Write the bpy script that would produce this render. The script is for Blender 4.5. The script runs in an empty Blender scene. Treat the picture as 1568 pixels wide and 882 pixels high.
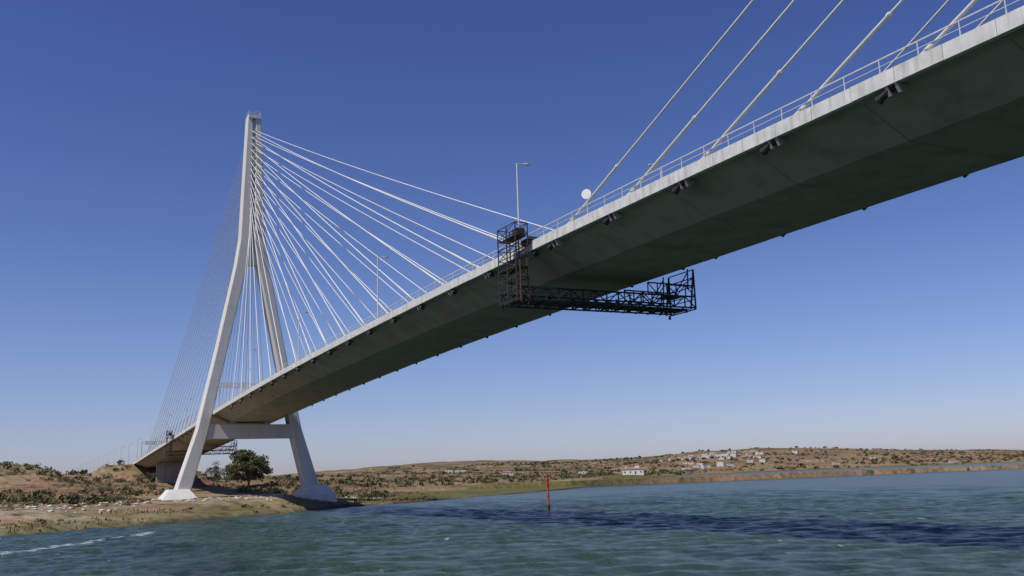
import bpy, math, random
import numpy as np
from mathutils import Vector, Matrix
random.seed(7); rng=np.random.default_rng(7)
scene=bpy.context.scene
rad=math.radians

# ------------------------------------------------------------------ helpers
def link(o,parent=None):
    scene.collection.objects.link(o)
    if parent is not None: o.parent=parent
    return o
def empty(name,loc=(0,0,0)):
    e=bpy.data.objects.new(name,None); e.location=loc; e.empty_display_size=.1
    return link(e)
def mesh(name,V,F,mat=None,parent=None,smooth=False):
    m=bpy.data.meshes.new(name)
    V=np.asarray(V,dtype=np.float32)
    if isinstance(F,np.ndarray):
        n,k=F.shape
        m.vertices.add(len(V)); m.vertices.foreach_set('co',V.ravel())
        m.loops.add(n*k); m.loops.foreach_set('vertex_index',F.astype(np.int32).ravel())
        m.polygons.add(n); m.polygons.foreach_set('loop_start',np.arange(0,n*k,k,dtype=np.int32))
        m.update(calc_edges=True)
    else:
        m.from_pydata([tuple(map(float,v)) for v in V],[],F)
    m.validate()
    if smooth: m.polygons.foreach_set('use_smooth',[True]*len(m.polygons))
    if mat:
        for x in (mat if isinstance(mat,list) else [mat]): m.materials.append(x)
    o=bpy.data.objects.new(name,m)
    return link(o,parent)
class MB:
    def __init__(s): s.V=[];s.F=[];s.M=[]
    def add(s,V,F,m=0):
        b=len(s.V); s.V+=[tuple(v) for v in V]; s.F+=[[i+b for i in f] for f in F]; s.M+=[m]*len(F)
    def box(s,x0,x1,y0,y1,z0,z1,m=0):
        V=[(x0,y0,z0),(x1,y0,z0),(x1,y1,z0),(x0,y1,z0),(x0,y0,z1),(x1,y0,z1),(x1,y1,z1),(x0,y1,z1)]
        s.add(V,[[0,3,2,1],[4,5,6,7],[0,1,5,4],[1,2,6,5],[2,3,7,6],[3,0,4,7]],m)
    def beam(s,a,b,r0,r1=None,n=4,m=0):
        if r1 is None: r1=r0
        a=Vector(a);b=Vector(b);d=(b-a)
        if d.length<1e-6: return
        d.normalize()
        up=Vector((0,0,1)) if abs(d.z)<.95 else Vector((1,0,0))
        u=d.cross(up).normalized();w=u.cross(d)
        V=[];off=math.pi/n
        for p,r in((a,r0),(b,r1)):
            for i in range(n):
                t=off+2*math.pi*i/n
                V.append(p+(u*math.cos(t)+w*math.sin(t))*r)
        F=[[i,(i+1)%n,n+(i+1)%n,n+i] for i in range(n)]+[list(range(n))[::-1],list(range(n,2*n))]
        s.add(V,F,m)
    def tube(s,P,r,n=8,m=0):
        secs=[]
        for i,p in enumerate(P):
            d=(P[min(i+1,len(P)-1)]-P[max(i-1,0)]).normalized()
            u=d.cross(Vector((0,1,0))) 
            u=d.cross(Vector((1,0,0))).normalized();w=u.cross(d)
            secs.append([p+(u*math.cos(2*math.pi*k/n)+w*math.sin(2*math.pi*k/n))*r for k in range(n)])
        s.loft(secs,m,cap=False)
    def loft(s,secs,m=0,cap=True):
        n=len(secs[0]);V=[v for q in secs for v in q];F=[]
        for k in range(len(secs)-1):
            for i in range(n):
                j=(i+1)%n;F.append([k*n+i,k*n+j,(k+1)*n+j,(k+1)*n+i])
        if cap: F+= [list(range(n))[::-1],[(len(secs)-1)*n+i for i in range(n)]]
        s.add(V,F,m)
    def obj(s,name,mats,parent=None,smooth=False,recalc=True):
        o=mesh(name,s.V,s.F,mats,parent,smooth)
        if isinstance(mats,list) and len(mats)>1: o.data.polygons.foreach_set('material_index',s.M)
        if recalc:
            import bmesh
            b=bmesh.new();b.from_mesh(o.data);bmesh.ops.recalc_face_normals(b,faces=b.faces);b.to_mesh(o.data);b.free()
        return o

def mat(name,c,rough=.7,var=.15,scale=1.,metal=0.,c2=None,streak=False,bump=0.,spec=.4,detail=6,fine=0.,fc=.72):
    m=bpy.data.materials.new(name);m.use_nodes=True;N=m.node_tree.nodes;L=m.node_tree.links
    B=N['Principled BSDF'];B.inputs['Roughness'].default_value=rough;B.inputs['Metallic'].default_value=metal
    B.inputs['Specular IOR Level'].default_value=spec
    tc=N.new('ShaderNodeTexCoord');mp=N.new('ShaderNodeMapping')
    mp.inputs['Scale'].default_value=(1,1,.15) if streak else (1,1,1)
    L.new(tc.outputs['Object'],mp.inputs[0])
    n=N.new('ShaderNodeTexNoise');n.inputs['Scale'].default_value=scale;n.inputs['Detail'].default_value=detail
    L.new(mp.outputs[0],n.inputs[0])
    r=N.new('ShaderNodeValToRGB');r.color_ramp.elements[0].position=.3;r.color_ramp.elements[1].position=.7
    a=c2 if c2 else [v*(1-var) for v in c]; b=c if c2 else [min(1,v*(1+var)) for v in c]
    r.color_ramp.elements[0].color=(*a,1);r.color_ramp.elements[1].color=(*b,1)
    L.new(n.outputs[0],r.inputs[0]);L.new(r.outputs[0],B.inputs['Base Color'])
    if fine:
        n3=N.new('ShaderNodeTexNoise');n3.inputs['Scale'].default_value=fine;n3.inputs['Detail'].default_value=3
        m3=N.new('ShaderNodeMapping');m3.inputs['Scale'].default_value=(1,1,.12);L.new(tc.outputs['Object'],m3.inputs[0]);L.new(m3.outputs[0],n3.inputs[0])
        r3=N.new('ShaderNodeValToRGB');r3.color_ramp.elements[0].position=.32;r3.color_ramp.elements[1].position=.5
        r3.color_ramp.elements[0].color=(fc,fc*.99,fc*.95,1);r3.color_ramp.elements[1].color=(1,1,1,1);L.new(n3.outputs[0],r3.inputs[0])
        x=N.new('ShaderNodeMix');x.data_type='RGBA';x.blend_type='MULTIPLY';x.inputs[0].default_value=1
        L.new(r.outputs[0],x.inputs[6]);L.new(r3.outputs[0],x.inputs[7]);L.new(x.outputs[2],B.inputs['Base Color'])
    if bump:
        bp=N.new('ShaderNodeBump');bp.inputs['Strength'].default_value=bump;bp.inputs['Distance'].default_value=.05
        L.new(n.outputs[0],bp.inputs['Height']);L.new(bp.outputs[0],B.inputs['Normal'])
    return m

# value noise
_T=rng.random((256,256))
def vn(x,y):
    xi=np.floor(x).astype(int);yi=np.floor(y).astype(int);fx=x-xi;fy=y-yi
    fx=fx*fx*(3-2*fx);fy=fy*fy*(3-2*fy)
    g=lambda a,b:_T[a&255,b&255]
    return (g(xi,yi)*(1-fx)+g(xi+1,yi)*fx)*(1-fy)+(g(xi,yi+1)*(1-fx)+g(xi+1,yi+1)*fx)*fy
def fbm(x,y,o=4):
    s=0;a=.5;t=0
    for i in range(o):
        s=s+a*vn(x*2**i+17*i,y*2**i+31*i);t+=a;a*=.5
    return s/t
def ss(a,b,x):
    t=np.clip((x-a)/(b-a),0,1);return t*t*(3-2*t)

# ------------------------------------------------------------------ materials
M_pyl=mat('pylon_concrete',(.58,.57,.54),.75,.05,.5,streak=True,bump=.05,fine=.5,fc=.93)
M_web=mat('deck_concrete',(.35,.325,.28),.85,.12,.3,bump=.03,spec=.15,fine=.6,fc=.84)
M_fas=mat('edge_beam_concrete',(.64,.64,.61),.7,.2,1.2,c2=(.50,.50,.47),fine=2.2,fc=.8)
M_cab=mat('white_cable',(.62,.62,.60),.5,.05,.1)
M_dark=mat('dark_steel',(.035,.035,.035),.6,.3,2)
M_joint=mat('dark_joint_line',(.17,.16,.14),.9,.2,2)  # dark colour of the panel joints across the girder
M_rail=mat('galvanised_rail',(.6,.6,.58),.45,.1,2,metal=.2)
M_rust=mat('weathered_steel',(.06,.047,.042),.75,.4,3,c2=(.03,.03,.032))
M_redrust=mat('red_oxide',(.17,.065,.04),.7,.3,2)
M_black=mat('painted_dark_truss',(.025,.028,.034),.6,.3,2)
M_asph=mat('asphalt',(.05,.05,.05),.9,.2,3)
M_white=mat('white_paint',(.75,.75,.73),.5,.05,2)
M_red=mat('red_paint',(.50,.04,.03),.5,.15,3)
M_lamp=mat('lamp_steel',(.58,.58,.56),.45,.05,2)

# ------------------------------------------------------------------ bridge
def zt(Y):
    def main(y): return 26.546-.00012781*(y+162)**2
    if Y>0: return main(0)-.0414*Y
    if Y<-324: return main(0)+.0414*(Y+324)
    return main(Y)
Y0,Y1=-495.,171.
XN,XF=-9.0,9.5
bridge=empty('cable_stayed_bridge')
Yd=np.arange(Y0,Y1+.01,3.)
prof=[(XN+.35,-.3),(XN+.35,-.75),(-8.0,-.85),(-4.6,-2.5),(4.6,-2.5),(8.5,-.85),(XF-.35,-.75),(XF-.35,-.3)]
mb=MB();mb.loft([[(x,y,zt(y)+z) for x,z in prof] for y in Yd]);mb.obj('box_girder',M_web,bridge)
mb=MB()
for y in np.arange(Y0+9,Y1-3,9.):
    z=zt(y)-.006
    for (xa,za),(xb,zb) in zip(prof[2:5],prof[3:6]):
        n=Vector((zb-za,0,-(xb-xa)));n.normalize();n*=.004
        mb.add([(xa+n.x,y-.03,z+za+n.z),(xb+n.x,y-.03,z+zb+n.z),(xb+n.x,y+.03,z+zb+n.z),(xa+n.x,y+.03,z+za+n.z)],[[0,1,2,3]])
mb.obj('segment_joints',M_joint,bridge,recalc=False)
for nm,x0,x1 in(('edge_beam_near',XN,XN+.35),('edge_beam_far',XF-.35,XF)):
    mb=MB()
    for i in range(len(Yd)-1):
        a,b=Yd[i]+.015,Yd[i+1]-.015
        dz=random.uniform(-.012,.012)
        mb.loft([[(x0,y,zt(y)-.85+dz),(x1-.004,y,zt(y)-.85+dz),(x1-.004,y,zt(y)+dz),(x0,y,zt(y)+dz)] for y in(a,b)])
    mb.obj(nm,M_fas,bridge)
def strip(name,x0,x1,dz,m,ya=Y0,yb=Y1,dash=None):
    mb=MB();ys=np.arange(ya,yb+.01,3.)
    for i in range(len(ys)-1):
        if dash and i%dash: continue
        a,b=ys[i],ys[i+1]
        mb.add([(x0,a,zt(a)+dz),(x1,a,zt(a)+dz),(x1,b,zt(b)+dz),(x0,b,zt(b)+dz)],[[0,1,2,3]])
    return mb.obj(name,m,bridge,recalc=False)
strip('road_surface',-7,7.5,-.29,M_asph)
strip('lane_marking_left',-6.6,-6.45,-.285,M_white);strip('lane_marking_right',6.95,7.1,-.285,M_white)
strip('centre_marking',.1,.4,-.285,M_white);strip('dash_left',-3.2,-3.05,-.285,M_white,dash=4);strip('dash_right',3.6,3.75,-.285,M_white,dash=4)
mb=MB()
for x in(XN+.17,XF-.17):
    for y in np.arange(Y0,Y1,2.5): mb.beam((x,y,zt(y)-.1),(x,y,zt(y)+.85),.038)
    for i in range(len(Yd)-1):
        a,b=Yd[i],Yd[i+1]
        for h,r in((.85,.045),(.45,.022)): mb.beam((x,a,zt(a)+h),(x,b,zt(b)+h),r)
for x in(-7.2,7.7):
    for i in range(len(Yd)-1):
        a,b=Yd[i],Yd[i+1]
        mb.beam((x,a,zt(a)-.3),(x,a,zt(a)+.35),.05); mb.beam((x,a,zt(a)+.3),(x,b,zt(b)+.3),.1)
mb.obj('railings',M_rail,bridge,recalc=False)
M_joint2=mat('lift_line',(.46,.45,.42),.9,.1,2)

def pylon(name,Yp):
    mb=MB();zb=zt(0)
    lv=[(2.4,15.8,1.75,2.5),(19,11.0,1.3,2.2),(40,6.6,1.25,2.0),(59,2.75,1.35,1.85),(66,1.75,1.35,1.75),(98.3,1.0,.72,1.45)]
    for sgn in(-1,1):
        c=.22
        mb.loft([[(sgn*cx+a-.006*z,Yp+b,z) for a,b in((-ht+c,-hl),(ht-c,-hl),(ht,-hl+c),(ht,hl-c),(ht-c,hl),(-ht+c,hl),(-ht,hl-c),(-ht,-hl+c))] for z,cx,ht,hl in lv])
        mb.loft([[(sgn*16.1-a,Yp-b,z),(sgn*16.1+a,Yp-b,z),(sgn*16.1+a,Yp+b,z),(sgn*16.1-a,Yp+b,z)] for z,a,b in((.3,4.2,5.2),(3.0,4.0,5.0),(5.4,2.15,3.0))])
    mb.loft([[(-w-.006*z,Yp-.95,z),(w-.006*z,Yp-.95,z),(w-.006*z,Yp+.95,z),(-w-.006*z,Yp+.95,z)] for z,w in((59.5,1.6),(66,1.0),(97.6,.5))])
    mb.box(-2.1,1.0,Yp-1.7,Yp+1.7,98.0,98.9)
    mb.box(-10.2,10.2,Yp-1.9,Yp+1.9,16.8,20.1)
    for x in(-4,4): mb.box(x-.8,x+.8,Yp-1,Yp+1,20.1,zb-2.48)
    mb.obj(name,M_pyl,bridge)
    mb=MB();c=[(-2.0,Yp-1.6),(.9,Yp-1.6),(.9,Yp+1.6),(-2.0,Yp+1.6)]
    for i in range(4):
        a,b=c[i],c[(i+1)%4];
        for h in(.5,1.0): mb.beam((*a,98.9+h),(*b,98.9+h),.05)
        for t in(0,.5): mb.beam((a[0]+(b[0]-a[0])*t,a[1]+(b[1]-a[1])*t,98.9),(a[0]+(b[0]-a[0])*t,a[1]+(b[1]-a[1])*t,99.9),.05)
    mb.obj(name+'_top_rail',M_rail,bridge)
    mb=MB()
    for k in range(16):
        z=69+25.5*k/15
        for s in(-1,1): mb.box(-.4-.006*z,.4-.006*z,Yp+s*1.2-.3,Yp+s*1.2+.3,z-.35,z+.25)
    mb.obj(name+'_anchors',M_fas,bridge)
    mb=MB()
    for z in np.arange(8,57,4.5):
        if 16<z<21: continue
        cx=np.interp(z,[l[0] for l in lv],[l[1] for l in lv]);ht=np.interp(z,[l[0] for l in lv],[l[2] for l in lv]);hl=np.interp(z,[l[0] for l in lv],[l[3] for l in lv])
        for sgn in(-1,1):
            x=sgn*cx-.006*z;k=ht+.003;q=hl+.003;c=.22
            P=[(x-k+c,Yp-q),(x+k-c,Yp-q),(x+k,Yp-q+c),(x+k,Yp+q-c),(x+k-c,Yp+q),(x-k+c,Yp+q),(x-k,Yp+q-c),(x-k,Yp-q+c)]
            mb.loft([[(a,b,z+o) for a,b in P] for o in(0,.05)],cap=False)
    mb.obj(name+'_lift_lines',M_joint2,bridge)
pylon('pylon',0.);pylon('pylon_second',-324.)

cab=MB();anc=MB();wed=MB();col=MB()
def cable(Yp,s,x,y,k,thin=1.):
    side=-1 if x<0 else 1
    z1=69+25.5*k/15
    A=Vector((x,y,zt(y)+.1));B=Vector((side*.75-.006*z1,Yp+s*1.5,z1))
    L=(B-A).length;sag=.0045*L*(L/150)
    P=[];n=14
    for i in range(n+1):
        t=i/n;p=A.lerp(B,t);p.z-=4*sag*t*(1-t);P.append(p)
    cab.tube(P,.08*thin,8)
    d=(P[1]-P[0]).normalized()
    T=7.6+(k%3)*.5
    T=min(T,(P[1]-P[0]).length*.95)
    col.beam(A-d*.3,A+d*T,.115,n=12); col.beam(A+d*T,A+d*(T+.22),.16,n=12)
    col.beam(A-d*.3,A+d*.7,.18,n=12)
    zu=zt(y)-.85
    a=A+d*((zu-A.z)/d.z)
    if side<0:
        anc.beam(a+d*.1,a-d*.95,.21,n=10); anc.beam(a-d*.95,a-d*1.1,.26,n=10)
        yy=a.y-s*.1
        q=[(a.x-.3,zu+.02),(a.x+.8,zu+.02),(a.x+.25,zu-.5),(a.x-.05,zu-.5)]
        wed.loft([[(px,yy+o,pz) for px,pz in q] for o in(.22,.42)])
        wed.loft([[(px,yy+o,pz) for px,pz in q] for o in(-.42,-.22)])
    else:
        anc.beam(a+d*.1,a-d*.28,.17,n=10)
for Yp in(0.,-324.):
    for s in(-1,1):
        inner=(s==-1)==(Yp==0.)
        st=9. if inner else 7.2
        for k in range(16):
            y=Yp+s*(22.5+st*k)
            th_=1. if inner else .8
            cable(Yp,s,XN+.45,y,k,th_);cable(Yp,s,XF-.45,y+(1. if inner and Yp==0 else 0),k,th_)
cab.obj('stay_cables',M_cab,bridge,smooth=True,recalc=True)
col.obj('cable_guide_tubes',M_lamp,bridge,recalc=False)
anc.obj('anchor_heads',M_dark,bridge,recalc=False)
wed.obj('anchor_blocks',M_web,bridge)
mb=MB()
for Yq in(135.,-459.):
    mb.box(-4.4,4.4,Yq-1,Yq+1,-1,zt(Yq)-2.7); mb.box(-4.6,4.6,Yq-1.2,Yq+1.2,zt(Yq)-3.4,zt(Yq)-2.5)
for a,b in((168,174),(-499,-492)):
    q=zt(170);mb.box(-9.2,9.7,a,b,-1,q-2.6);mb.box(-9.2,-8.2,a,b+3,q-2.6,q-.9);mb.box(8.7,9.7,a,b+3,q-2.6,q-.9)
mb.obj('piers_and_abutments',M_web,bridge)

# inspection gantries
def truss(mb,A,B,h,r,n,m=0):
    A=Vector(A);B=Vector(B);H=Vector((0,0,h))
    mb.beam(A,B,r,m=m);mb.beam(A+H,B+H,r,m=m)
    for i in range(n+1):
        p=A.lerp(B,i/n);mb.beam(p,p+H,r*.7,m=m)
        if i<n:
            q=A.lerp(B,(i+1)/n)
            if i%2: mb.beam(p,q+H,r*.6,m=m)
            else: mb.beam(p+H,q,r*.6,m=m)
def gantry(Yc):
    g=empty('inspection_gantry',(0,0,0));mb=MB();mr=MB();D=zt(Yc)-26.5
    ya,yb=Yc-1.7,Yc+2.3
    z0=21.1+D;XE=9.1
    for y in(ya,yb):
        truss(mb,(-10.3,y,z0),(XE,y,z0+.15),1.1,.1,15)
        truss(mb,(3.5,y,z0+1.25),(XE,y,z0+1.25),1.1,.085,5)
        mb.beam((8.5,y,z0),(XE,y,z0+4.0),.09);mb.beam((XE,y,z0),(XE,y,z0+4.0),.085);mb.beam((8.3,y,z0+2),(8.4,y,z0+4.0),.07)
        mb.beam((6.4,y,z0+1),(8.4,y,z0+3.7),.06)
    for i in range(14):
        x=-10.3+19.4*i/13;mb.beam((x,ya,z0+.02),(x,yb,z0+.02),.07);mb.beam((x,ya,z0+1.02),(x,yb,z0+1.02),.05)
        if i<13: mb.beam((x,ya,z0+.05),(x+1.49,yb,z0+.05),.05)
    for h in(2.3,3.2,4.0): mb.beam((XE,ya,z0+h),(XE,yb,z0+h),.06)
    mb.beam((XE,ya,z0+2.3),(XE,yb,z0+3.2),.05);mb.beam((XE,yb,z0+2.3),(XE,ya,z0+3.2),.05)
    mb.box(-10.2,XE-.1,Yc-1.0,Yc+1.4,z0+.09,z0+.14)
    mb.box(6.2,8.2,Yc-1.4,Yc+.8,z0+1.3,z0+1.38)
    for x,y in((-10.2,ya),(-10.2,yb),(7.9,ya),(8.9,yb)): mb.beam((x,y,z0),(x,y,z0-.4),.12)
    mb.obj('platform_truss',M_black,g,recalc=False)
    zT=z0+7.0;xa,xb=-10.75,-9.5;yc,yd=ya-.1,yb-.6
    for x in(xa,xb):
        for y in(yc,yd,(yc+yd)/2): mr.beam((x,y,z0-.2),(x,y,zT),.065)
    lv=np.arange(z0,zT+.01,1.0)
    for i,z in enumerate(lv):
        for a,b in(((xa,yc),(xa,yd)),((xb,yc),(xb,yd)),((xa,yc),(xb,yc)),((xa,yd),(xb,yd))):
            mr.beam((*a,z),(*b,z),.045)
            if i<len(lv)-1: mr.beam((*(a if i%2 else b),z),(*(b if i%2 else a),z+1.0),.035)
    mr.box(xa,xb-.05,yc+.1,yd-.1,zT-1.2,zT-1.13);mr.box(xa,xb-.05,yc+.1,yd-.1,z0+2.9,z0+2.96)
    for y in(yc,yd): mr.beam((xb,y,zT-1.3),(-7.9,y,zT-1.3),.09);mr.beam((-8.3,y,zT-1.3),(-8.3,y,zt(Yc)),.08)
    mr.box(-10.4,-9.6,yc+.3,yc+1.3,zT-1.1,zT-.45);mr.box(-9.4,-8.5,yc+.2,yc+1.5,zT-1.8,zT-1.35)
    mr.beam((xb+.1,yc+.4,z0-.4),(xb+.1,yc+.4,z0+4.5),.075,m=1);mr.beam((xa+.3,yc-.15,z0-.3),(xa+.3,yc-.15,z0+3.5),.06,m=1)
    mr.obj('access_tower',[M_rust,M_redrust],g,recalc=False)
gantry(-158.9);gantry(62.)

# ------------------------------------------------------------------ terrain
xs=[-3000,-1000,-300,-120,-50,-40,-28,-17,-1,8,21,46,78,130,246,330,462,560,650,800,1000,1300,2000,5000]
ys=[-700,-400,-200,-130,-83,-74,-66,-54,-44,-27,-15,3,35,81,210,290,442,580,650,720,735,760,1000,2200]
def Ys(X): return np.interp(X,xs,ys)
def H(X,Y):
    X=np.asarray(X,float);Y=np.asarray(Y,float)
    d=Y-Ys(X)+(fbm(X/14,Y/14,3)-.5)*9*ss(-200,0,-np.abs(X))+(fbm(X/60,Y/60,3)-.5)*14*ss(40,120,X)
    t=ss(8,45,X)
    A=.9*ss(0,3,d)+1.9*ss(2,26,d)+.5*ss(26,60,d)
    k=1+ss(250,800,X)*5
    B=.35*ss(0,3*k,d)+.5*ss(2,20*k,d)+1.9*ss(50,170,d)
    h=A*(1-t)+B*t-1.6*ss(0,12,-d)
    n1=fbm(X/140+3,Y/140+9,5);n2=fbm(X/550+5,Y/550,5);n3=fbm(X/260+40,Y/260+2,5)
    h=h+ss(110,480,d)*(2.5+12*n1)+ss(600,2400,d)*(2+33*n2)
    h=h+ss(600,1000,X)*ss(20,560,d)*(2+22*n3)+ss(1000,1700,X)*ss(100,900,d)*(32*n2+6)
    h=h+(fbm(X/9,Y/9,3)-.5)*.7*ss(3,15,d)*(1-.7*t)+(fbm(X/35,Y/35,3)-.5)*3*ss(60,200,d)
    rough=(fbm(X/18+50,Y/18,4)-.5)
    h=h+(8.5+6*rough)*np.exp(-((X+62)/24)**2-((Y-165)/60)**2)+(5+6*rough)*np.exp(-((X+110)/40)**2-((Y-60)/50)**2)
    h=h+(4.2+2.5*rough)*np.exp(-((X-48)/34)**2-((Y-165)/45)**2)
    h=h+2.2*ss(-60,-40,X)*ss(30,110,Y)*(.6+1.6*fbm(X/22+8,Y/22+3,3))*ss(30,0,X)
    ax=np.abs(X)
    emb=15.9-.52*np.maximum(0,ax-9.3)+7.5*rough*ss(9.5,18,ax)
    w=ss(140,173,Y)
    emb=emb*w+(1-w)*3
    emb=emb+ (2.6+5*rough)*np.exp(-((X+19)/8)**2-((Y-205)/22)**2)
    h=np.where((Y>140)&(Y<2500),np.maximum(h*(1-w*ss(14,9.6,ax))+0,emb),h)
    h=np.where((Y>170)&(ax<9.3),15.9,h)
    h=h+3.6*np.exp(-((X-342)/34)**2-((Y-345)/30)**2)
    return h
def grow(step,dist,g=1.035):
    o=[];s=step;t=0
    while t<dist: t+=s;s*=g;o.append(t)
    return np.array(o)
Xc=np.concatenate([-115-grow(1.5,2500)[::-1],np.arange(-115,150,1.5),150+grow(1.5,6000,1.03)])
Yc=np.concatenate([-150-grow(1.5,500)[::-1],np.arange(-150,250,1.5),250+grow(1.5,8000,1.03)])
def gridmesh(name,Xc,Yc,fz,m):
    GX,GY=np.meshgrid(Xc,Yc);GZ=fz(GX,GY);nx,ny=len(Xc),len(Yc)
    ii=np.arange(nx*ny).reshape(ny,nx)
    F=np.stack([ii[:-1,:-1],ii[:-1,1:],ii[1:,1:],ii[1:,:-1]],-1).reshape(-1,4)
    return mesh(name,np.stack([GX,GY,GZ],-1).reshape(-1,3),F,m,smooth=True),GX,GY,GZ
gm=bpy.data.materials.new('dry_ground');gm.use_nodes=True;N=gm.node_tree.nodes;L=gm.node_tree.links
B=N['Principled BSDF'];B.inputs['Roughness'].default_value=.95;B.inputs['Specular IOR Level'].default_value=.1
at=N.new('ShaderNodeVertexColor');at.layer_name='zone'
tc=N.new('ShaderNodeTexCoord')
def noise(sc,det=8):
    n=N.new('ShaderNodeTexNoise');n.inputs['Scale'].default_value=sc;n.inputs['Detail'].default_value=det;n.inputs['Roughness'].default_value=.65
    L.new(tc.outputs['Object'],n.inputs[0]);return n
def mx(a,b,f,bt='MIX'):
    m=N.new('ShaderNodeMix');m.data_type='RGBA';m.blend_type=bt
    for s,v in((m.inputs[6],a),(m.inputs[7],b),(m.inputs[0],f)):
        if isinstance(v,(tuple,float)): s.default_value=v
        else: L.new(v,s)
    return m.outputs[2]
def ramp(n,p0,p1,c0=(0,0,0,1),c1=(1,1,1,1)):
    r=N.new('ShaderNodeValToRGB');r.color_ramp.elements[0].position=p0;r.color_ramp.elements[1].position=p1
    r.color_ramp.elements[0].color=c0;r.color_ramp.elements[1].color=c1;L.new(n.outputs[0],r.inputs[0]);return r.outputs[0]
n1=noise(.5);n2=noise(.045,10);n4=noise(.13,10)
c=mx(at.outputs[0],ramp(n1,.35,.62,(.5,.48,.46,1),(1.,.98,.94,1)),1.,'MULTIPLY')
c=mx(c,ramp(n2,.38,.62,(.65,.75,.66,1),(1.,.95,.93,1)),1.,'MULTIPLY')
c=mx((.055,.06,.028,1),c,ramp(n4,.37,.46))
L.new(c,B.inputs['Base Color'])
bp=N.new('ShaderNodeBump');bp.inputs['Distance'].default_value=.6;bp.inputs['Strength'].default_value=.8
L.new(n1.outputs[0],bp.inputs['Height']);L.new(bp.outputs[0],B.inputs['Normal'])
ter,GX,GY,GZ=gridmesh('terrain',Xc,Yc,H,gm)
def lerp(a,b,t): return a*(1-t[...,None])+b*t[...,None]
d=GY-Ys(GX)
C0=np.array([.31,.195,.13]);C1=np.array([.37,.27,.18]);Cg=np.array([.155,.15,.055]);Cs=np.array([.44,.37,.28]);Cd=np.array([.11,.10,.06]);Cm=np.array([.08,.07,.04])
p=fbm(GX/40,GY/40,5)
col_=lerp(np.broadcast_to(C0,GX.shape+(3,)),C1,ss(.42,.6,p))
q=fbm(GX/70+9,GY/70+4,6)
col_=lerp(col_,Cd,ss(.5,.62,q)*.7*ss(150,500,d))
col_=lerp(col_,Cs,ss(.46,.58,fbm(GX/8+5,GY/8,4))*.9*ss(60,10,np.abs(d-26))*ss(60,0,GX))
tt=ss(20,60,GX)
col_=lerp(col_,Cg,ss(1,4,d)*ss(95,55,d+ (p-.5)*60)*tt*.9)
col_=lerp(col_,Cg*1.05,ss(1,3,d)*ss(16,5,d+(q-.5)*30)*(1-tt)*.6)
col_=lerp(col_,Cm,ss(2.8,.3,d)*ss(300,150,GX))
ca=ter.data.color_attributes.new('zone','FLOAT_COLOR','POINT')
ca.data.foreach_set('color',np.concatenate([col_.reshape(-1,3),np.ones((GX.size,1))],1).astype(np.float32).ravel())

mb=MB();mb.box(-7.5,8,171,1500,15.92,15.99);mb.obj('approach_road',M_asph)

# ------------------------------------------------------------------ water
wm=bpy.data.materials.new('river_water');wm.use_nodes=True;N=wm.node_tree.nodes;L=wm.node_tree.links
B=N['Principled BSDF'];B.inputs['Roughness'].default_value=.2;B.inputs['IOR'].default_value=1.33;B.inputs['Specular IOR Level'].default_value=.22
tc=N.new('ShaderNodeTexCoord')
mp=N.new('ShaderNodeMapping');mp.inputs['Rotation'].default_value=(0,0,rad(35));mp.inputs['Scale'].default_value=(1,.5,1);L.new(tc.outputs['Object'],mp.inputs[0])
def wn(sc,det,src=None):
    n=N.new('ShaderNodeTexNoise');n.inputs['Scale'].default_value=sc;n.inputs['Detail'].default_value=det;n.inputs['Roughness'].default_value=.65
    L.new(mp.outputs[0] if src is None else src.outputs['Object'],n.inputs[0]);return n
a=wn(.8,7);b=wn(3.,5);g=wn(.02,4,tc);a2=wn(.05,5)
b1=N.new('ShaderNodeBump');b1.inputs['Distance'].default_value=.8;b1.inputs['Strength'].default_value=1.;L.new(a.outputs[0],b1.inputs['Height'])
b2=N.new('ShaderNodeBump');b2.inputs['Distance'].default_value=.15;b2.inputs['Strength'].default_value=1.;L.new(b.outputs[0],b2.inputs['Height']);L.new(b1.outputs[0],b2.inputs['Normal'])
L.new(b2.outputs[0],B.inputs['Normal'])
c=mx((.028,.056,.042,1),(.036,.068,.049,1),ramp(g,.4,.6))
c=mx(c,(.060,.10,.074,1),ramp(a,.5,.68))
c=mx(c,(.022,.043,.034,1),ramp(a2,.58,.38))
sp=N.new('ShaderNodeSeparateXYZ');L.new(tc.outputs['Object'],sp.inputs[0])
def mth(op,a,b=None,cc=None):
    m=N.new('ShaderNodeMath');m.operation=op
    for i,v in enumerate((a,b,cc)):
        if v is None: continue
        if isinstance(v,(int,float)): m.inputs[i].default_value=v
        else: L.new(v,m.inputs[i])
    return m.outputs[0]
vx=mth('MULTIPLY_ADD',sp.outputs[0],.872,50*.872);v=mth('SUBTRACT',vx,mth('MULTIPLY_ADD',sp.outputs[1],.49,128*.49))
wob=wn(.15,3,tc);v=mth('ADD',v,mth('MULTIPLY_ADD',wob.outputs[0],6,-3))
line=mth('SUBTRACT',1.,mth('MULTIPLY',mth('ABSOLUTE',v),1.0))
fn=wn(3.5,6,tc)
rng_=mth('MULTIPLY',mth('LESS_THAN',sp.outputs[1],-96),mth('GREATER_THAN',sp.outputs[1],-140))
foam=mth('MULTIPLY',mth('MULTIPLY',mth('MAXIMUM',line,0.),rng_),mth('GREATER_THAN',fn.outputs[0],.45))
cap=mth('GREATER_THAN',mth('MULTIPLY',a.outputs[0],wn(.4,6).outputs[0]),.44)
foam=mth('MINIMUM',mth('ADD',mth('MULTIPLY',foam,.9),mth('MULTIPLY',cap,.4)),.8)
c=mx(c,(.55,.57,.55,1),foam)
L.new(c,B.inputs['Base Color'])
wx=np.concatenate([-58-grow(.34,9000,1.05)[::-1],np.arange(-58,62,.34),62+grow(.34,9000,1.018)])
wy=np.concatenate([-212-grow(.34,9000,1.06)[::-1],np.arange(-212,-80,.34),-80+grow(.34,9000,1.02)])
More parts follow.
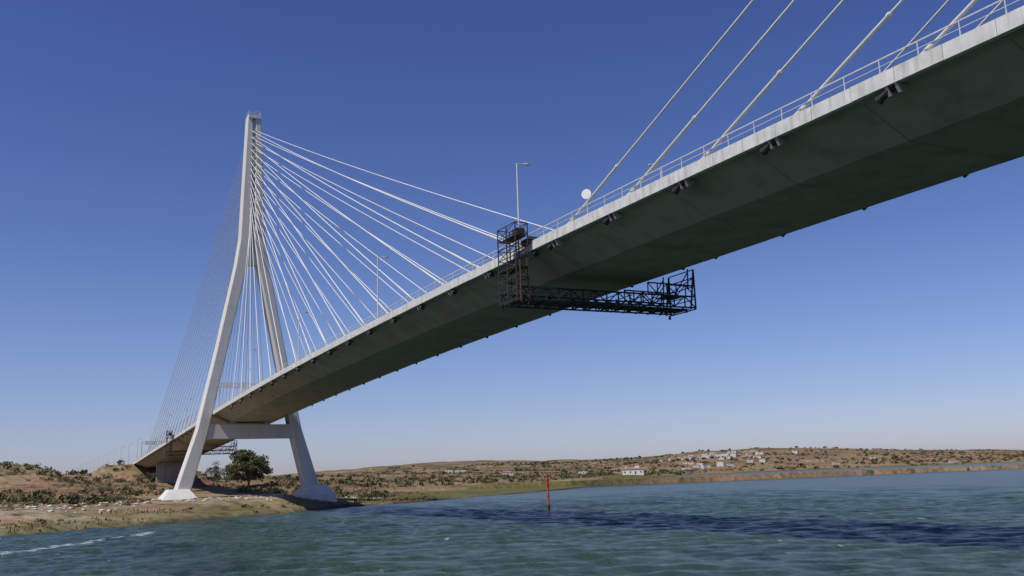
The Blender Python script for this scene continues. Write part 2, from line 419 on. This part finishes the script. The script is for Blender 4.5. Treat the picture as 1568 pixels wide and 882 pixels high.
def wz(X,Y):
    z=0*X
    r2=np.random.default_rng(3)
    dx=np.abs(np.gradient(X,axis=1));dy=np.abs(np.gradient(Y,axis=0));st=np.maximum(dx,dy)
    wxp=X+1.6*fbm(X/4,Y/4,2);wyp=Y+1.6*fbm(X/4+30,Y/4+30,2)
    for i in range(30):
        lam=1.15*1.058**i; th=rad(235)+r2.normal(0,.65); A=.0066*lam
        ph=r2.uniform(0,6.28);k=2*math.pi/lam
        w_=np.sin(k*(wxp*math.cos(th)+wyp*math.sin(th))+ph)
        z+=A*w_*ss(lam*.42,lam*.25,st)
    gust=.5+.8*fbm(X/18,Y/18,3)
    z=z*gust+.09*(fbm(X/1.3,Y/1.3,2)-.5)*ss(.7,.4,st)
    return np.clip(z,-.4,.5)*ss(400,150,np.abs(X))*ss(600,200,np.abs(Y+100))
gridmesh('river_water',wx,wy,wz,wm)

# ------------------------------------------------------------------ vegetation
def leafmat(name,c,c2,sc=.6): return mat(name,c,.8,.2,sc,c2=c2,spec=.15)
M_scrub=leafmat('scrub_foliage',(.12,.12,.055),(.045,.055,.026),.25)
M_dry=leafmat('dry_scrub_foliage',(.26,.205,.11),(.13,.11,.05),.25)
M_tree=leafmat('tree_foliage',(.16,.16,.075),(.06,.07,.033))
M_grass=mat('marsh_grass_blades',(.25,.215,.09),.85,.2,.25,c2=(.09,.095,.035),spec=.1)
M_bark=mat('bark',(.16,.12,.09),.9,.3,3)
def leaves(C,R,n,size):
    k=len(C);tot=k*n
    u=rng.normal(size=(tot,3));u/=np.linalg.norm(u,axis=1)[:,None]
    rr=rng.random(tot)**.45
    P=np.repeat(C,n,0)+u*rr[:,None]*np.repeat(R,n,0)
    a=rng.normal(size=(tot,3));a/=np.linalg.norm(a,axis=1)[:,None]
    b=np.cross(a,rng.normal(size=(tot,3)));b/=np.linalg.norm(b,axis=1)[:,None]
    s=(np.repeat(np.broadcast_to(size,(k,)),n)*rng.uniform(.6,1.3,tot))[:,None]
    return np.stack([P-a*s-b*s*.5,P+a*s*.2-b*s*.7,P+a*s+b*s*.4,P-a*s*.3+b*s*.7],1).reshape(-1,3)
def quads(V): return np.arange(len(V)).reshape(-1,4)
def scatter(n,x0,x1,y0,y1,cond):
    X=rng.uniform(x0,x1,n);Y=rng.uniform(y0,y1,n);dd=Y-Ys(X);ok=cond(X,Y,dd)
    return X[ok],Y[ok]
VV=[];VD=[]
def bushes(X,Y,smin,smax,n,lf,dst=None):
    z=H(X,Y);s=smin+(smax-smin)*rng.random(len(X))**2
    C=[];R=[];S=[]
    for j in range(3):
        ox=rng.normal(0,.4,len(X))*s;oy=rng.normal(0,.4,len(X))*s
        C.append(np.stack([X+ox,Y+oy,z+s*rng.uniform(.2,.5,len(X))],1));R.append(np.stack([s*.65,s*.65,s*.45],1));S.append(s*lf)
    (VV if dst is None else dst).append(leaves(np.concatenate(C),np.concatenate(R),n,np.concatenate(S)))
clump=lambda X,Y:fbm(X/30+70,Y/30,3)
nolegs=lambda X,Y:~((Y<45)&(np.abs(X)<24))
X,Y=scatter(2600,-130,60,-75,320,lambda X,Y,d:(d>34)&(np.abs(X)>9.7)&(clump(X,Y)>.47)&nolegs(X,Y))
bushes(X,Y,.5,2.8,20,.16)
X,Y=scatter(3600,-130,80,-75,320,lambda X,Y,d:(d>28)&(np.abs(X)>9.7)&(clump(X+50,Y)>.42)&nolegs(X,Y))
bushes(X,Y,.3,1.3,14,.18,VD)
X,Y=scatter(800,-130,60,-140,40,lambda X,Y,d:(d>1.5)&(d<13)&(clump(X,Y)>.42)&~((Y>-14)&(np.abs(X)<23)))
bushes(X,Y,.3,.9,18,.2)
X,Y=scatter(9000,30,1000,60,1300,lambda X,Y,d:(d>110)&(clump(X/2,Y/2)>.48))
bushes(X,Y,.8,3.0,8,.3)
X,Y=scatter(4000,30,700,60,1000,lambda X,Y,d:(d>90))
bushes(X,Y,.5,1.8,8,.3,VD)
X,Y=scatter(9000,600,2800,640,2600,lambda X,Y,d:(d>60)&(clump(X/3,Y/3)>.48))
bushes(X,Y,1.5,5.,6,.4)
X,Y=scatter(1500,-600,60,200,1400,lambda X,Y,d:(np.abs(X)>11)&(clump(X/2,Y/2)>.48))
bushes(X,Y,1.2,3.5,10,.3)
VS=np.concatenate(VV);mesh('scrub_bushes',VS,quads(VS),M_scrub)
VS=np.concatenate(VD);mesh('dry_scrub_bushes',VS,quads(VS),M_dry)
X,Y=scatter(42000,-120,60,-150,40,lambda X,Y,d:(d>1.0)&(d<18)&(clump(X*2,Y*2)>.45)&~((Y>-8)&(Y<8)&(np.abs(np.abs(X)-16)<6)))
z=H(X,Y);ok=z>.15;X,Y,z=X[ok],Y[ok],z[ok]
h=rng.uniform(.2,.65,len(X));a=rng.uniform(0,6.28,len(X));w=rng.uniform(.06,.2,len(X));lx=rng.normal(0,.12,len(X))
VG=np.stack([np.stack([X-np.cos(a)*w,Y-np.sin(a)*w,z-.05],1),np.stack([X+np.cos(a)*w,Y+np.sin(a)*w,z-.05],1),np.stack([X+lx,Y+lx,z+h],1)],1).reshape(-1,3)
mesh('marsh_grass',VG,np.arange(len(VG)).reshape(-1,3),M_grass)
M_rock=mat('pale_rock',(.46,.42,.36),.9,.2,1.5)
mb=MB()
X,Y=scatter(1700,-80,40,-90,20,lambda X,Y,d:(d>18)&(d<46)&(clump(X*2+9,Y*2)>.44))
for x,y,z in zip(X,Y,H(X,Y)):
    s=random.uniform(.12,.6)
    P=[(x+s*math.cos(t)*random.uniform(.7,1.4),y+s*math.sin(t)*random.uniform(.7,1.4),z+dz*s) for dz in(-.3,.35) for t in(0,1.2,2.5,3.8,5)]
    mb.add(P+[(x,y,z+s*.7)],[[i,(i+1)%5,5+(i+1)%5,5+i] for i in range(5)]+[[5+i,5+(i+1)%5,10] for i in range(5)])
mb.obj('shore_rocks',M_rock)
def tree(x,y,h,w,name,nc=22,nl=190,dz=0):
    z=float(H(x,y));e=empty(name,(x,y,z));mb=MB();C=[];R=[]
    th=h*.22
    mb.beam((0,0,-.3),(.1*h*.2,0,th),h*.035,h*.024,8)
    for i in range(nc):
        a=random.uniform(0,6.28);r=w*.5*random.uniform(.1,.85)**.6;q=random.uniform(.26,.9)
        r*=math.sqrt(max(.12,1-((q-.5)/.5)**2))
        c=(math.cos(a)*r,math.sin(a)*r,h*q);C.append(c);s=h*random.uniform(.08,.16);R.append((s*1.25,s*1.25,s*.85))
        mid=(c[0]*.35,c[1]*.35,th+(c[2]-th)*.45);mb.beam((0.02*h,0,th*.95),mid,h*.014,h*.009,5);mb.beam(mid,c,h*.009,h*.003,5)
    mb.obj('trunk_and_limbs',M_bark,e,recalc=False)
    V=leaves(np.array(C),np.array(R),nl,h*.02);mesh('crown',V,quads(V),M_tree,e)
tree(30,142,15,17,'eucalyptus_tree',52,260)
tree(17,143,9.5,8,'eucalyptus_tree',16,110)
tree(23,150,7,8,'eucalyptus_tree',14,130)
tree(101,165,5,6,'olive_tree',9,120)
for x,y,hh in((-28,60,5),(-26,66,4),(-9.5,110,5),(-13,112,4.5),(-35,90,3.5),(300,310,5),(326,352,6),(354,345,5),(310,345,5),(420,520,5)):
    tree(x,y,hh,hh*1.25,'olive_tree',9,110)

# ------------------------------------------------------------------ buildings
M_wall=mat('whitewash',(.66,.65,.62),.8,.08,.5);M_wall2=mat('weathered_render',(.54,.53,.50),.85,.12,.3);M_roof=mat('terracotta',(.26,.15,.10),.85,.2,1);M_win=mat('window_dark',(.04,.045,.05),.3,.1,1)
def house(name,x,y,w,dp,h,rot=0.,floors=1,tower=False,rh=1.4,flat=False,wall=None):
    wall=wall or M_wall
    z=float(H(x,y));e=empty(name,(x,y,z));e.rotation_euler[2]=rot
    mb=MB();mb.box(-w/2,w/2,-dp/2,dp/2,-1.5,h);mb.obj('walls',wall,e)
    mb=MB()
    if flat: mb.box(-w/2-.1,w/2+.1,-dp/2-.1,dp/2+.1,h+.003,h+.35);mb.obj('parapet',wall,e)
    else:
        a,b=w/2+.4,dp/2+.4
        mb.add([(-a,-b,h+.003),(a,-b,h+.003),(a,b,h+.003),(-a,b,h+.003),(-a+b*.9,0,h+rh),(a-b*.9,0,h+rh)],[[0,3,2,1],[0,1,5,4],[1,2,5],[2,3,4,5],[3,0,4]]);mb.obj('roof',M_roof,e)
    mb=MB();n=max(2,int(w/3.2))
    for f in range(floors):
        for i in range(n):
            cx=-w/2+w*(i+.5)/n
            zz=1.0+f*2.9
            door=(i==n//2 and f==0)
            mb.box(cx-.5,cx+.5,-dp/2-.03,-dp/2+.05,.05 if door else zz,zz+1.2)
            mb.box(cx-.5,cx+.5,dp/2-.05,dp/2+.03,zz,zz+1.2)
        for s in(-1,1): mb.box(s*w/2-.04,s*w/2+.04,-.5,.5,zz,zz+1.2)
    mb.obj('windows_and_door',M_win,e)
    if tower:
        mb=MB();mb.box(w*.1,w*.1+3,-1.5,1.5,h,h+3.1);mb.box(-w*.35,-w*.35+.8,-.4,.4,h,h+2.2);mb.obj('tower',M_wall,e)
        mb=MB();mb.add([(w*.1-.3,-1.8,h+3.103),(w*.1+3.3,-1.8,h+3.103),(w*.1+3.3,1.8,h+3.103),(w*.1-.3,1.8,h+3.103),(w*.1+1.5,0,h+4.3)],[[0,3,2,1],[0,1,4],[1,2,4],[2,3,4],[3,0,4]]);mb.obj('tower_roof',M_roof,e)
house('white_farmhouse',342,337,15,8,3.6,rad(-34),1,True)
for i in range(64):
    az=rad(random.gauss(39.2,1.5));r=random.uniform(1450,2300)
    x=-49+r*math.sin(az);y=-233+r*math.cos(az)
    if y-Ys(x)<60: continue
    fl=random.choice((1,1,2))
    house('white_village_house',x,y,random.uniform(7,15),random.uniform(7,10),2.9*fl+.3,rad(-40+random.uniform(-40,40)),fl,flat=random.random()<.5,wall=M_wall2)
for az,r in((24.2,1100),(23.5,1120),(27.0,950),(20.5,1200),(22.3,1250),(31.5,1300),(52,1900),(46,1700),(44.5,1800),(48,2000)):
    az=rad(az);house('white_village_house',-49+r*math.sin(az),-233+r*math.cos(az),random.uniform(8,13),7,3.3,rad(-25),1,flat=random.random()<.4,wall=M_wall2)

# ------------------------------------------------------------------ furniture
def lamp(x,y,z,s,h=8.8):
    e=empty('street_lamp',(x,y,z));mb=MB()
    mb.beam((0,0,0),(0,0,h),.11,.06,8);mb.beam((0,0,0),(0,0,.5),.17,.17,8)
    mb.beam((0,0,h-.05),(s*1.0,0,h+.05),.045,.04,6);mb.obj('pole',M_lamp,e,recalc=False)
    mb=MB();mb.loft([[(s*.8,-.1,h-.02),(s*.8,.1,h-.02),(s*.8,.1,h+.1),(s*.8,-.1,h+.1)],[(s*1.1,-.17,h-.04),(s*1.1,.17,h-.04),(s*1.1,.17,h+.16),(s*1.1,-.17,h+.16)],[(s*1.6,-.1,h),(s*1.6,.1,h),(s*1.6,.1,h+.1),(s*1.6,-.1,h+.1)]]);mb.obj('lamp_head',M_lamp,e)
for k in range(-3,9):
    y=-157+40*k
    if k in(-1,): continue
    lamp(XN+.65,y,zt(y)-.2,1)
    if y!=-37: lamp(XF-.65,y,zt(y)-.2,-1,10.6 if k==0 else 9.9)
for k in range(14):
    y=196+34*k
    lamp(-8.3,y,15.95,1);lamp(8.8,y,15.95,-1)
def portal(y,x0,x1,zb,pan,h=6.5):
    e=empty('overhead_sign_gantry',(0,y,zb));mb=MB()
    for x in(x0,x1): mb.beam((x,0,0),(x,0,h+.1),.16)
    for z in(h-.9,h):
        for q in(-.3,.3): mb.beam((x0,q,z),(x1,q,z),.06)
    n=8
    for i in range(n):
        xa=x0+(x1-x0)*i/n;xb=x0+(x1-x0)*(i+1)/n
        for q in(-.3,.3): mb.beam((xa,q,h-.9 if i%2 else h),(xb,q,h if i%2 else h-.9),.035)
    mb.obj('frame',M_rail,e,recalc=False)
    mb=MB()
    for a,b in pan: mb.box(a,b,-.42,-.36,h-1.2,h+.3)
    mb.obj('sign_panels',M_white,e)
portal(-5.,-8.2,2.0,zt(-5)-.2,[(-7.6,-4.6),(-4.2,-1.6)],6.3)
portal(150,-8.2,8.4,zt(150)-.2,[(-7,-3),(-2,2.5)])
y=-170.;e=empty('round_navigation_sign',(XN+.1,y,zt(y)));mb=MB()
mb.beam((0,0,-.4),(0,0,1.9),.04,.04,6);mb.obj('post',M_rail,e,recalc=False)
mb=MB();nn=Vector((-.8,-.6,0));c=Vector((0,0,1.7));mb.beam(c+nn*.05,c+nn*.09,.42,.42,28);mb.obj('disc',M_white,e)
e=empty('channel_marker_post',(28,-96,0));mb=MB()
mb.beam((0,0,-3),(0,0,4.9),.17,.15,10);mb.beam((0,0,.2),(0,0,.9),.24,.24,10,m=1)
mb.obj('post',[M_red,M_dark],e,recalc=False)
mb=MB();mb.box(-.3,.3,-.3,.3,4.9,5.0)
for a,b in((-.3,-.3),(.3,-.3),(.3,.3),(-.3,.3)): mb.beam((a,b,3.9),(a,b,5.0),.03)
mb.beam((0,0,5.0),(0,0,5.75),.12,.2,10);mb.beam((0,0,4.0),(0,0,4.3),.3,.3,10)
mb.obj('topmark',M_red,e,recalc=False)

# ------------------------------------------------------------------ light
S=Vector((-.66,-.15,1.)).normalized()
sun=bpy.data.lights.new('sun','SUN');sun.energy=4.5;sun.angle=rad(.5);sun.color=(1,.94,.85)
so=bpy.data.objects.new('sun',sun);so.rotation_euler=S.to_track_quat('Z','Y').to_euler();link(so)
w=bpy.data.worlds.new('World');scene.world=w;w.use_nodes=True;N=w.node_tree.nodes;L=w.node_tree.links
sk=N.new('ShaderNodeTexSky');sk.sky_type='NISHITA';sk.sun_disc=False
sk.sun_elevation=math.asin(S.z);sk.sun_rotation=math.atan2(S.x,S.y)
sk.air_density=1.;sk.dust_density=.6;sk.ozone_density=2.5
tc=N.new('ShaderNodeTexCoord');sp=N.new('ShaderNodeSeparateXYZ');L.new(tc.outputs['Generated'],sp.inputs[0])
rp=N.new('ShaderNodeValToRGB');rp.color_ramp.interpolation='B_SPLINE'
K=2.2   # colour ramps clamp at 1, so the tint is stored divided by K and the background strength multiplied by K
E=rp.color_ramp.elements
def cc(r,g,b): return (r/K,g/K,b/K,1)
E[0].position=0;E[0].color=cc(1.22,1.24,1.78);E[1].position=.52;E[1].color=cc(.62,.70,1.32)
e1=E.new(.07);e1.color=cc(1.14,1.16,1.62)
e2=E.new(.24);e2.color=cc(.86,.95,1.42)
L.new(sp.outputs[2],rp.inputs[0])
m=N.new('ShaderNodeMix');m.data_type='RGBA';m.blend_type='MULTIPLY';m.inputs[0].default_value=1.
L.new(sk.outputs[0],m.inputs[6]);L.new(rp.outputs[0],m.inputs[7])
bg=N['Background'];bg.inputs[1].default_value=.068*K;L.new(m.outputs[2],bg.inputs[0])

# ------------------------------------------------------------------ camera
f,th,ps,ro=1440.4,.19773,.48273,.03486
fw=Vector((math.sin(ps)*math.cos(th),math.cos(ps)*math.cos(th),math.sin(th)))
r0=Vector((math.cos(ps),-math.sin(ps),0));u0=r0.cross(fw)
r=r0*math.cos(ro)-u0*math.sin(ro);u=r0*math.sin(ro)+u0*math.cos(ro)
cam=bpy.data.cameras.new('camera');cam.sensor_width=36;cam.lens=36*f/1568;cam.clip_end=30000;cam.clip_start=.5
co=bpy.data.objects.new('camera',cam);link(co)
co.matrix_world=Matrix(((r.x,u.x,-fw.x,-49.162),(r.y,u.y,-fw.y,-233.01),(r.z,u.z,-fw.z,5.66),(0,0,0,1)))
scene.camera=co
scene.view_settings.view_transform='Standard';scene.view_settings.look='None';scene.view_settings.exposure=0
